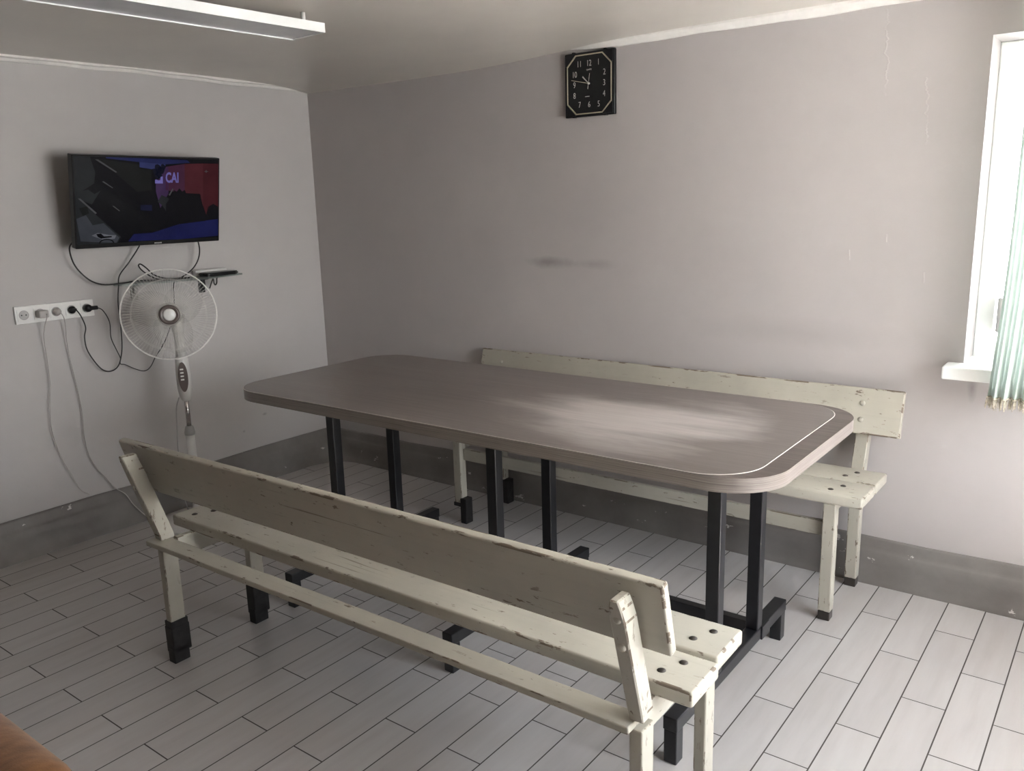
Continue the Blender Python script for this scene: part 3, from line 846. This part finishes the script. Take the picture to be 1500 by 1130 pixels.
bm = nb(); prism(bm, rrect(-.045, .045, -.105, .105, .03, 8), .004, .022); bmesh.ops.bevel(bm, geom=[e for e in bm.edges if abs(e.verts[0].co.z - e.verts[1].co.z) < 1e-6], offset=.006, segments=3, affect='EDGES'); obj('housing', bm, M_PLASTIC_B, rt, smooth=40)
for sx in (-.03, .03):
    for sy in (-.08, .08):
        bm = nb(); box(bm, sx - .006, sx + .006, sy - .006, sy + .006, .0005, .0045); obj('foot', bm, M_PLASTIC_G, rt)
wb = thing('router', 'small white plastic box leaning behind the black box on the glass shelf', 'box', (XL + .035, 2.62, 1.216))
bm = nb(); box(bm, -.016, .016, -.10, .09, .001, .034, .006, 2); obj('housing', bm, M_PLASTIC_W, wb)
bm = nb()
for k in range(3): box(bm, .0158, .0170, -.07 + k * .03, -.055 + k * .03, .008, .018)
obj('ports', bm, M_PLASTIC_G, wb)

# ------------------------------------------------------------------ sockets
so = thing('socket_strip', 'white five-gang wall socket strip on the left wall under the television', 'socket', (XL, 1.8035, 1.116))
bm = nb(); box(bm, 0, .011, -.179, .179, -.0405, .0405, .003, 2); obj('frame', bm, M_PLASTIC_W, so)
SM = Matrix(((0, 0, 1, 0), (1, 0, 0, 0), (0, 1, 0, 0), (0, 0, 0, 1)))
SY = [-.142, -.071, 0, .071, .142]
for y in SY:
    bm = nb(); prism(bm, rrect(y - .0275, y + .0275, -.0275, .0275, .003, 3), .011, .0135, SM); ins = obj('socket', bm, M_PLASTIC_W, so)
    bm = nb(); lathe(bm, [(.0215, .0140), (.0205, .0142), (.019, .0135)], 28, SM @ Matrix.Translation((y, 0, 0))); obj('rim', bm, M_PLASTIC_G, ins)
    bm = nb(); lathe(bm, [(.0, .0137), (.0195, .0137)], 28, SM @ Matrix.Translation((y, 0, 0))); obj('well', bm, simple('socket_well', (.40, .39, .38), .5), ins)
    bm = nb()
    for dy in (-.0095, .0095): lathe(bm, [(0, .0141), (.003, .0141), (.003, .0137)], 12, SM @ Matrix.Translation((y + dy, 0, 0)))
    obj('pin_hole', bm, M_PLASTIC_B, ins)

def cord(name, label, pts, r, m, cat='cord', parent=None):
    bm = nb(); tube(bm, smooth_path(pts, 8), r, 7)
    return obj(name, bm, m, parent)

# white charger with its thin lead, second socket
X0 = XL + .0145
ch = thing('phone_charger', 'grey-white charger in the second socket with a thin pale lead trailing to the plinth', 'charger', (X0, 1.7325, 1.116))
bm = nb(); box(bm, 0, .045, -.022, .020, -.018, .016, .005, 2); obj('adapter', bm, M_CORD_W, ch)
lead = [(-4.0, 1.7325, 1.110), (-3.985, 1.742, 1.112), (-3.995, 1.729, 1.068), (-4.02, 1.726, 1.005), (-4.03, 1.731, .892), (-4.03, 1.728, .779), (-4.03, 1.714, .70), (-4.03, 1.704, .57), (-4.03, 1.729, .429), (-4.03, 1.768, .316), (-4.028, 1.794, .245), (-4.026, 1.830, .212)]
cord('lead', '', [(x - X0, y - 1.7325, z - 1.116) for x, y, z in lead], .0020, M_CORD_W, parent=ch)
# white plug, third socket, lead running down over the plinth to the floor behind the bench
pg = thing('white_plug', 'pale round plug in the middle socket with a lead running down onto the floor', 'plug', (X0, 1.8035, 1.116))
bm = nb(); lathe(bm, [(0, 0), (.017, 0), (.018, .012), (.013, .026), (.006, .034), (0, .034)], 20, SM); obj('plug_body', bm, M_CORD_W, pg)
lead = [(-4.004, 1.8035, 1.116), (-3.995, 1.812, 1.10), (-4.01, 1.825, 1.06), (-4.03, 1.830, .973), (-4.032, 1.836, .874), (-4.032, 1.848, .756), (-4.032, 1.855, .636), (-4.032, 1.849, .501), (-4.032, 1.857, .413), (-4.032, 1.881, .343), (-4.03, 1.923, .271), (-4.024, 1.962, .205), (-4.008, 2.00, .165), (-3.998, 2.03, .10), (-3.97, 2.08, .025), (-3.92, 2.12, .004), (-3.85, 2.19, .004), (-3.75, 2.30, .004), (-3.55, 2.42, .004)]
lead = lead[:-3]
cord('lead', '', [(x - X0, y - 1.8035, z - 1.116) for x, y, z in lead], .0022, M_CORD_W, parent=pg)
# black plugs
pb = thing('black_plug', 'black plug set flat in the fourth socket with a black lead looping to the right', 'plug', (X0, 1.8745, 1.116))
bm = nb(); lathe(bm, [(0, 0), (.0175, 0), (.0175, .006), (0, .008)], 20, SM); box(bm, .002, .018, -.017, .017, -.006, .006, .002); obj('plug_body', bm, M_PLASTIC_B, pb)
J = (-4.015, 2.062, .835)
lead = [(-4.02, 1.888, 1.116), (-4.01, 1.901, 1.085), (-4.01, 1.916, 1.029), (-4.015, 1.907, .981), (-4.015, 1.913, .914), (-4.02, 1.959, .829), (-4.02, 1.997, .799), (-4.02, 2.037, .803), J, (-4.02, 2.085, .905), (-4.02, 2.092, 1.004), (-4.02, 2.094, 1.123), (-4.005, 2.098, 1.200), (-4.005, 2.111, 1.258), (-4.01, 2.168, 1.316), (-3.99, 2.215, 1.385), (-3.975, 2.24, 1.44)]
cord('lead', '', [(x - X0, y - 1.8745, z - 1.116) for x, y, z in lead], .0030, M_CORD_B, parent=pb)
pc = thing('black_plug', 'chunky black plug sticking out sideways from the last socket by the fan', 'plug', (X0, 1.9455, 1.116))
bm = nb(); lathe(bm, [(0, 0), (.018, 0), (.0185, .018), (.014, .028), (0, .030)], 20, SM); box(bm, .012, .030, .005, .042, -.010, .009, .004); obj('plug_body', bm, M_PLASTIC_B, pc)
lead = [(-4.015, 1.985, 1.116), (-4.0, 2.005, 1.098), (-4.01, 2.034, 1.039), (-4.015, 2.034, .962), (-4.015, 2.053, .898), (-4.015, 2.067, .855), (-4.012, 2.062, .827), (-4.01, 2.085, .818), (-4.01, 2.134, .788), (-4.01, 2.179, .770), (-4.01, 2.214, .785), (-4.01, 2.251, .836), (-4.01, 2.286, .873), (-4.01, 2.325, .93), (-4.01, 2.37, 1.02), (-4.02, 2.392, 1.10), (-4.02, 2.40, 1.19), (-3.99, 2.41, 1.222)]
cord('lead', '', [(x - X0, y - 1.9455, z - 1.116) for x, y, z in lead], .0024, M_CORD_B, parent=pc)
# television cords onto the shelf
tag(cord('cable', '', [(-3.93, 1.93, 1.50), (-3.96, 1.895, 1.44), (-3.985, 1.880, 1.40), (-4.0, 1.902, 1.32), (-4.0, 1.957, 1.252), (-4.0, 2.024, 1.222), (-3.99, 2.103, 1.221), (-3.98, 2.193, 1.226), (-3.97, 2.273, 1.222), (-3.97, 2.36, 1.2195), (-3.965, 2.46, 1.2195)], .0036, M_CORD_B),
    'thick black cable looping from the left of the television down to the shelf', 'cable')
tag(cord('cable', '', [(-3.92, 2.50, 1.42), (-3.965, 2.535, 1.36), (-3.985, 2.535, 1.31), (-3.985, 2.505, 1.27), (-3.975, 2.455, 1.24), (-3.96, 2.40, 1.222), (-3.95, 2.33, 1.2195)], .0032, M_CORD_B),
    'black cable hanging from the right underside of the television to the shelf', 'cable')
tag(cord('cable', '', [(-3.945, 2.31, 1.2205), (-3.945, 2.255, 1.235), (-3.95, 2.205, 1.271), (-3.95, 2.184, 1.300), (-3.955, 2.198, 1.308), (-3.955, 2.225, 1.287), (-3.955, 2.262, 1.250), (-3.95, 2.32, 1.228), (-3.94, 2.40, 1.2205)], .0034, M_CORD_B),
    'short black cable standing up in a loop on the left of the shelf', 'cable')
tag(cord('cable', '', [(-3.985, 2.583, 1.150), (-3.985, 2.594, 1.172), (-3.985, 2.606, 1.194), (-3.985, 2.612, 1.196), (-3.985, 2.613, 1.176), (-3.985, 2.620, 1.166), (-3.985, 2.629, 1.176), (-3.985, 2.632, 1.198), (-3.975, 2.632, 1.2065)], .0036, M_CORD_B),
    'short black cable end curled beneath the right end of the glass shelf', 'cable')
# fan lead hanging beside its pole
cord('lead', '', [(-.02, -.025, .655), (-.03, -.04, .60), (-.035, -.045, .52), (-.04, -.05, .40), (-.04, -.05, .25), (-.05, -.04, .12), (-.06, -.02, .05)], .003, M_PLASTIC_G, parent=fan)

# ------------------------------------------------------------------ ceiling lamp
lp = thing('ceiling_lamp', 'long flat white lamp box hung just under the ceiling, unlit', 'lamp', (-2.58, 1.56, 2.168), -.06)
# local y along the lamp
bm = nb()
box(bm, -.094, .094, -.617, .602, .006, .032)
for a_, b_, c_, d_ in ((-.097, -.0945, -.62, .605), (.0945, .097, -.62, .605), (-.0945, .0945, .6025, .605), (-.0945, .0945, -.62, -.6175)): box(bm, a_, b_, c_, d_, -.0002, .032)
obj('lamp_body', bm, M_LAMPW, lp)
bm = nb(); box(bm, -.0935, .0935, -.6165, .6015, .0035, .0058); obj('diffuser', bm, M_LAMPD, lp)
for py in (-.5, .0, .545):
    for px in (-.055, .055):
        bm = nb(); lathe(bm, [(0, .031), (.008, .031), (.008, .066), (0, .066)], 12, Matrix.Translation((px, py, 0))); obj('spacer', bm, M_PLASTIC_W, lp)
bm = nb(); box(bm, -.116, -.096, .26, .31, .006, .026, .003); obj('clip', bm, M_PLASTIC_G, lp)

# ------------------------------------------------------------------ curtain
cu = thing('curtain', 'pale green pleated curtain with a beige fringe hanging before the window', 'curtain', (.15, 3.20, 0))
def fold(s): return .020 * math.sin(s * 210) + .008 * math.sin(s * 83 + 1)
bm = nb(); g = []
NS, NZ = 200, 14
for j in range(NZ + 1):
    k = j / NZ; z = .856 + (2.12 - .856) * k
    x0 = -.525 + .020 * (1 - k) * -1 + .02 * k + .006 * math.sin(k * 5)
    g.append([])
    for i in range(NS + 1):
        s = i / NS; x = x0 + s * .36
        y = fold(s * .36) * (1 - .35 * k) + .012 * math.sin(k * 3 + s * 5)
        g[-1].append(bm.verts.new((x, y, z)))
for j in range(NZ):
    for i in range(NS):
        f = bm.faces.new((g[j][i], g[j][i + 1], g[j + 1][i + 1], g[j + 1][i])); f.smooth = True
bot = [v.co.copy() for v in g[0]]
obj('panel', bm, M_CURT, cu)
bm = nb()
tube(bm, [c + Vector((0, -.002, 0)) for c in bot], .0035, 5)
for i in range(0, NS, 2):
    c = bot[i]
    for q in range(2):
        dx, dy = random.uniform(-.004, .004), random.uniform(-.004, .004); ln = random.uniform(.032, .044)
        tube(bm, [c + Vector((dx * .3, -.001, 0)), c + Vector((dx, dy, -ln * .5)), c + Vector((dx * 1.6, dy * 1.5, -ln))], [.0011, .0016, .0009], 4)
fr = obj('fringe', bm, M_FRINGE, cu); fr['kind'] = 'stuff'
bm = nb(); tube(bm, [(-.50, .0, 2.13), (.80, .0, 2.13)], .010, 12); tube(bm, [(-.44, .0, 2.13), (-.44, .20, 2.13)], .006, 8); tube(bm, [(.78, .0, 2.13), (.78, .20, 2.13)], .006, 8)
tag(obj('curtain_rod', bm, M_PLASTIC_W, loc=(.15, 3.20, 0)), 'thin white curtain rod above the window', 'curtain rod')

# ------------------------------------------------------------------ armchair (only its arm reaches into the picture)
ac = thing('armchair', 'brown velvet armchair whose rounded arm shows in the bottom left corner', 'armchair', (-1.91, .215, 0))
def soft(bm, x0, x1, y0, y1, z0, z1, r): box(bm, x0, x1, y0, y1, z0, z1, r, 6)
bm = nb(); soft(bm, -.42, .36, -.40, .22, .08, .30, .04); obj('base', bm, M_VELVET, ac, smooth=60)
bm = nb(); soft(bm, -.30, .40, -.38, .20, .29, .43, .055); obj('seat_cushion', bm, M_VELVET, ac, smooth=60)
bm = nb(); soft(bm, -.55, -.28, -.58, .40, .08, .85, .09); obj('backrest', bm, M_VELVET, ac, smooth=60)
for s in (-1, 1):
    y0, y1 = (.21, .42) if s > 0 else (-.60, -.39)
    bm = nb(); soft(bm, -.34, .38, y0, y1, .08, .525, .10); am = obj('arm', bm, M_VELVET, ac, smooth=60)
    bm = nb(); yy = y1 - .03 if s > 0 else y0 + .03
    tube(bm, [(-.30 + .62 * k / 10, y1 - .002 if s > 0 else y0 + .002, .40) for k in range(11)], .0045, 6); obj('piping', bm, M_VELVET, am)
for sx in (-.48, .30):
    for sy in (-.52, .34):
        bm = nb(); lathe(bm, [(0, 0), (.018, 0), (.026, .085), (0, .085)], 12, Matrix.Translation((sx, sy, 0))); obj('leg', bm, M_FAND, ac)

# ------------------------------------------------------------------ daylight
wd = bpy.data.worlds.new('sky'); SC.world = wd; wd.use_nodes = True
nt = wd.node_tree; nt.nodes.clear()
ow = nt.nodes.new('ShaderNodeOutputWorld'); bg = nt.nodes.new('ShaderNodeBackground')
tcn = nt.nodes.new('ShaderNodeTexCoord'); sxn = nt.nodes.new('ShaderNodeSeparateXYZ'); rp = nt.nodes.new('ShaderNodeValToRGB')
nt.links.new(tcn.outputs['Generated'], sxn.inputs[0]); nt.links.new(sxn.outputs[2], rp.inputs['Fac'])
e = rp.color_ramp.elements; e[0].position = 0; e[0].color = (.79, .78, .765, 1); e[1].position = .35; e[1].color = (.915, .965, 1.03, 1)
nt.links.new(rp.outputs['Color'], bg.inputs['Color']); bg.inputs['Strength'].default_value = 22.5
nt.links.new(bg.outputs[0], ow.inputs['Surface'])

sn = bpy.data.lights.new('bounce_sun', 'SUN'); sn.energy = 1050; sn.angle = math.radians(.6); sn.color = (1.0, .98, .965)  # added sun; its patch on the unseen floor bounces light into the room
so_ = bpy.data.objects.new('bounce_sun', sn); COL.objects.link(so_); so_.location = (4, 1, 6)
so_.rotation_euler = Vector((-.50, .02, -.92)).to_track_quat('-Z', 'Y').to_euler()

def portal(name, loc, rot, sx, sy):
    l = bpy.data.lights.new(name, 'AREA'); l.shape = 'RECTANGLE'; l.size = sx; l.size_y = sy; l.energy = 1
    l.cycles.is_portal = True
    o = bpy.data.objects.new(name, l); COL.objects.link(o); o.location = loc; o.rotation_euler = rot
    return o
portal('daylight_portal', ((WX0 + WX1) / 2, YB + .29, (WZ0 + WZ1) / 2), (-PI / 2, 0, 0), WX1 - WX0, WZ1 - WZ0)
portal('daylight_portal', (XR + .29, (RY0 + RY1) / 2, (RZ0 + RZ1) / 2), (PI / 2, 0, PI / 2), RY1 - RY0, RZ1 - RZ0)

# ------------------------------------------------------------------ camera
yaw, pitch, roll, H, FPX = .6525, -.2162, -.0279, 1.5559, 1223.2
fwd = Vector((-math.sin(yaw) * math.cos(pitch), math.cos(yaw) * math.cos(pitch), math.sin(pitch)))
right = Vector((math.cos(yaw), math.sin(yaw), 0)); up = right.cross(fwd)
r2 = right * math.cos(roll) + up * math.sin(roll); u2 = -right * math.sin(roll) + up * math.cos(roll)
cam = bpy.data.cameras.new('camera'); co = bpy.data.objects.new('camera', cam); COL.objects.link(co)
co.matrix_world = Matrix(((r2.x, u2.x, -fwd.x, 0), (r2.y, u2.y, -fwd.y, 0), (r2.z, u2.z, -fwd.z, H), (0, 0, 0, 1)))
cam.sensor_fit = 'HORIZONTAL'; cam.sensor_width = 36; cam.lens = 36 * FPX / 1500; cam.clip_start = .02
SC.camera = co

vs = SC.view_settings
vs.view_transform = 'Standard'; vs.look = 'None'; vs.gamma = 1; vs.exposure = EXPO; vs.use_curve_mapping = False
SC.cycles.use_denoising = True
SC.cycles.max_bounces = 10; SC.cycles.diffuse_bounces = 6; SC.cycles.glossy_bounces = 4; SC.cycles.transparent_max_bounces = 24
SC.cycles.sample_clamp_indirect = 0
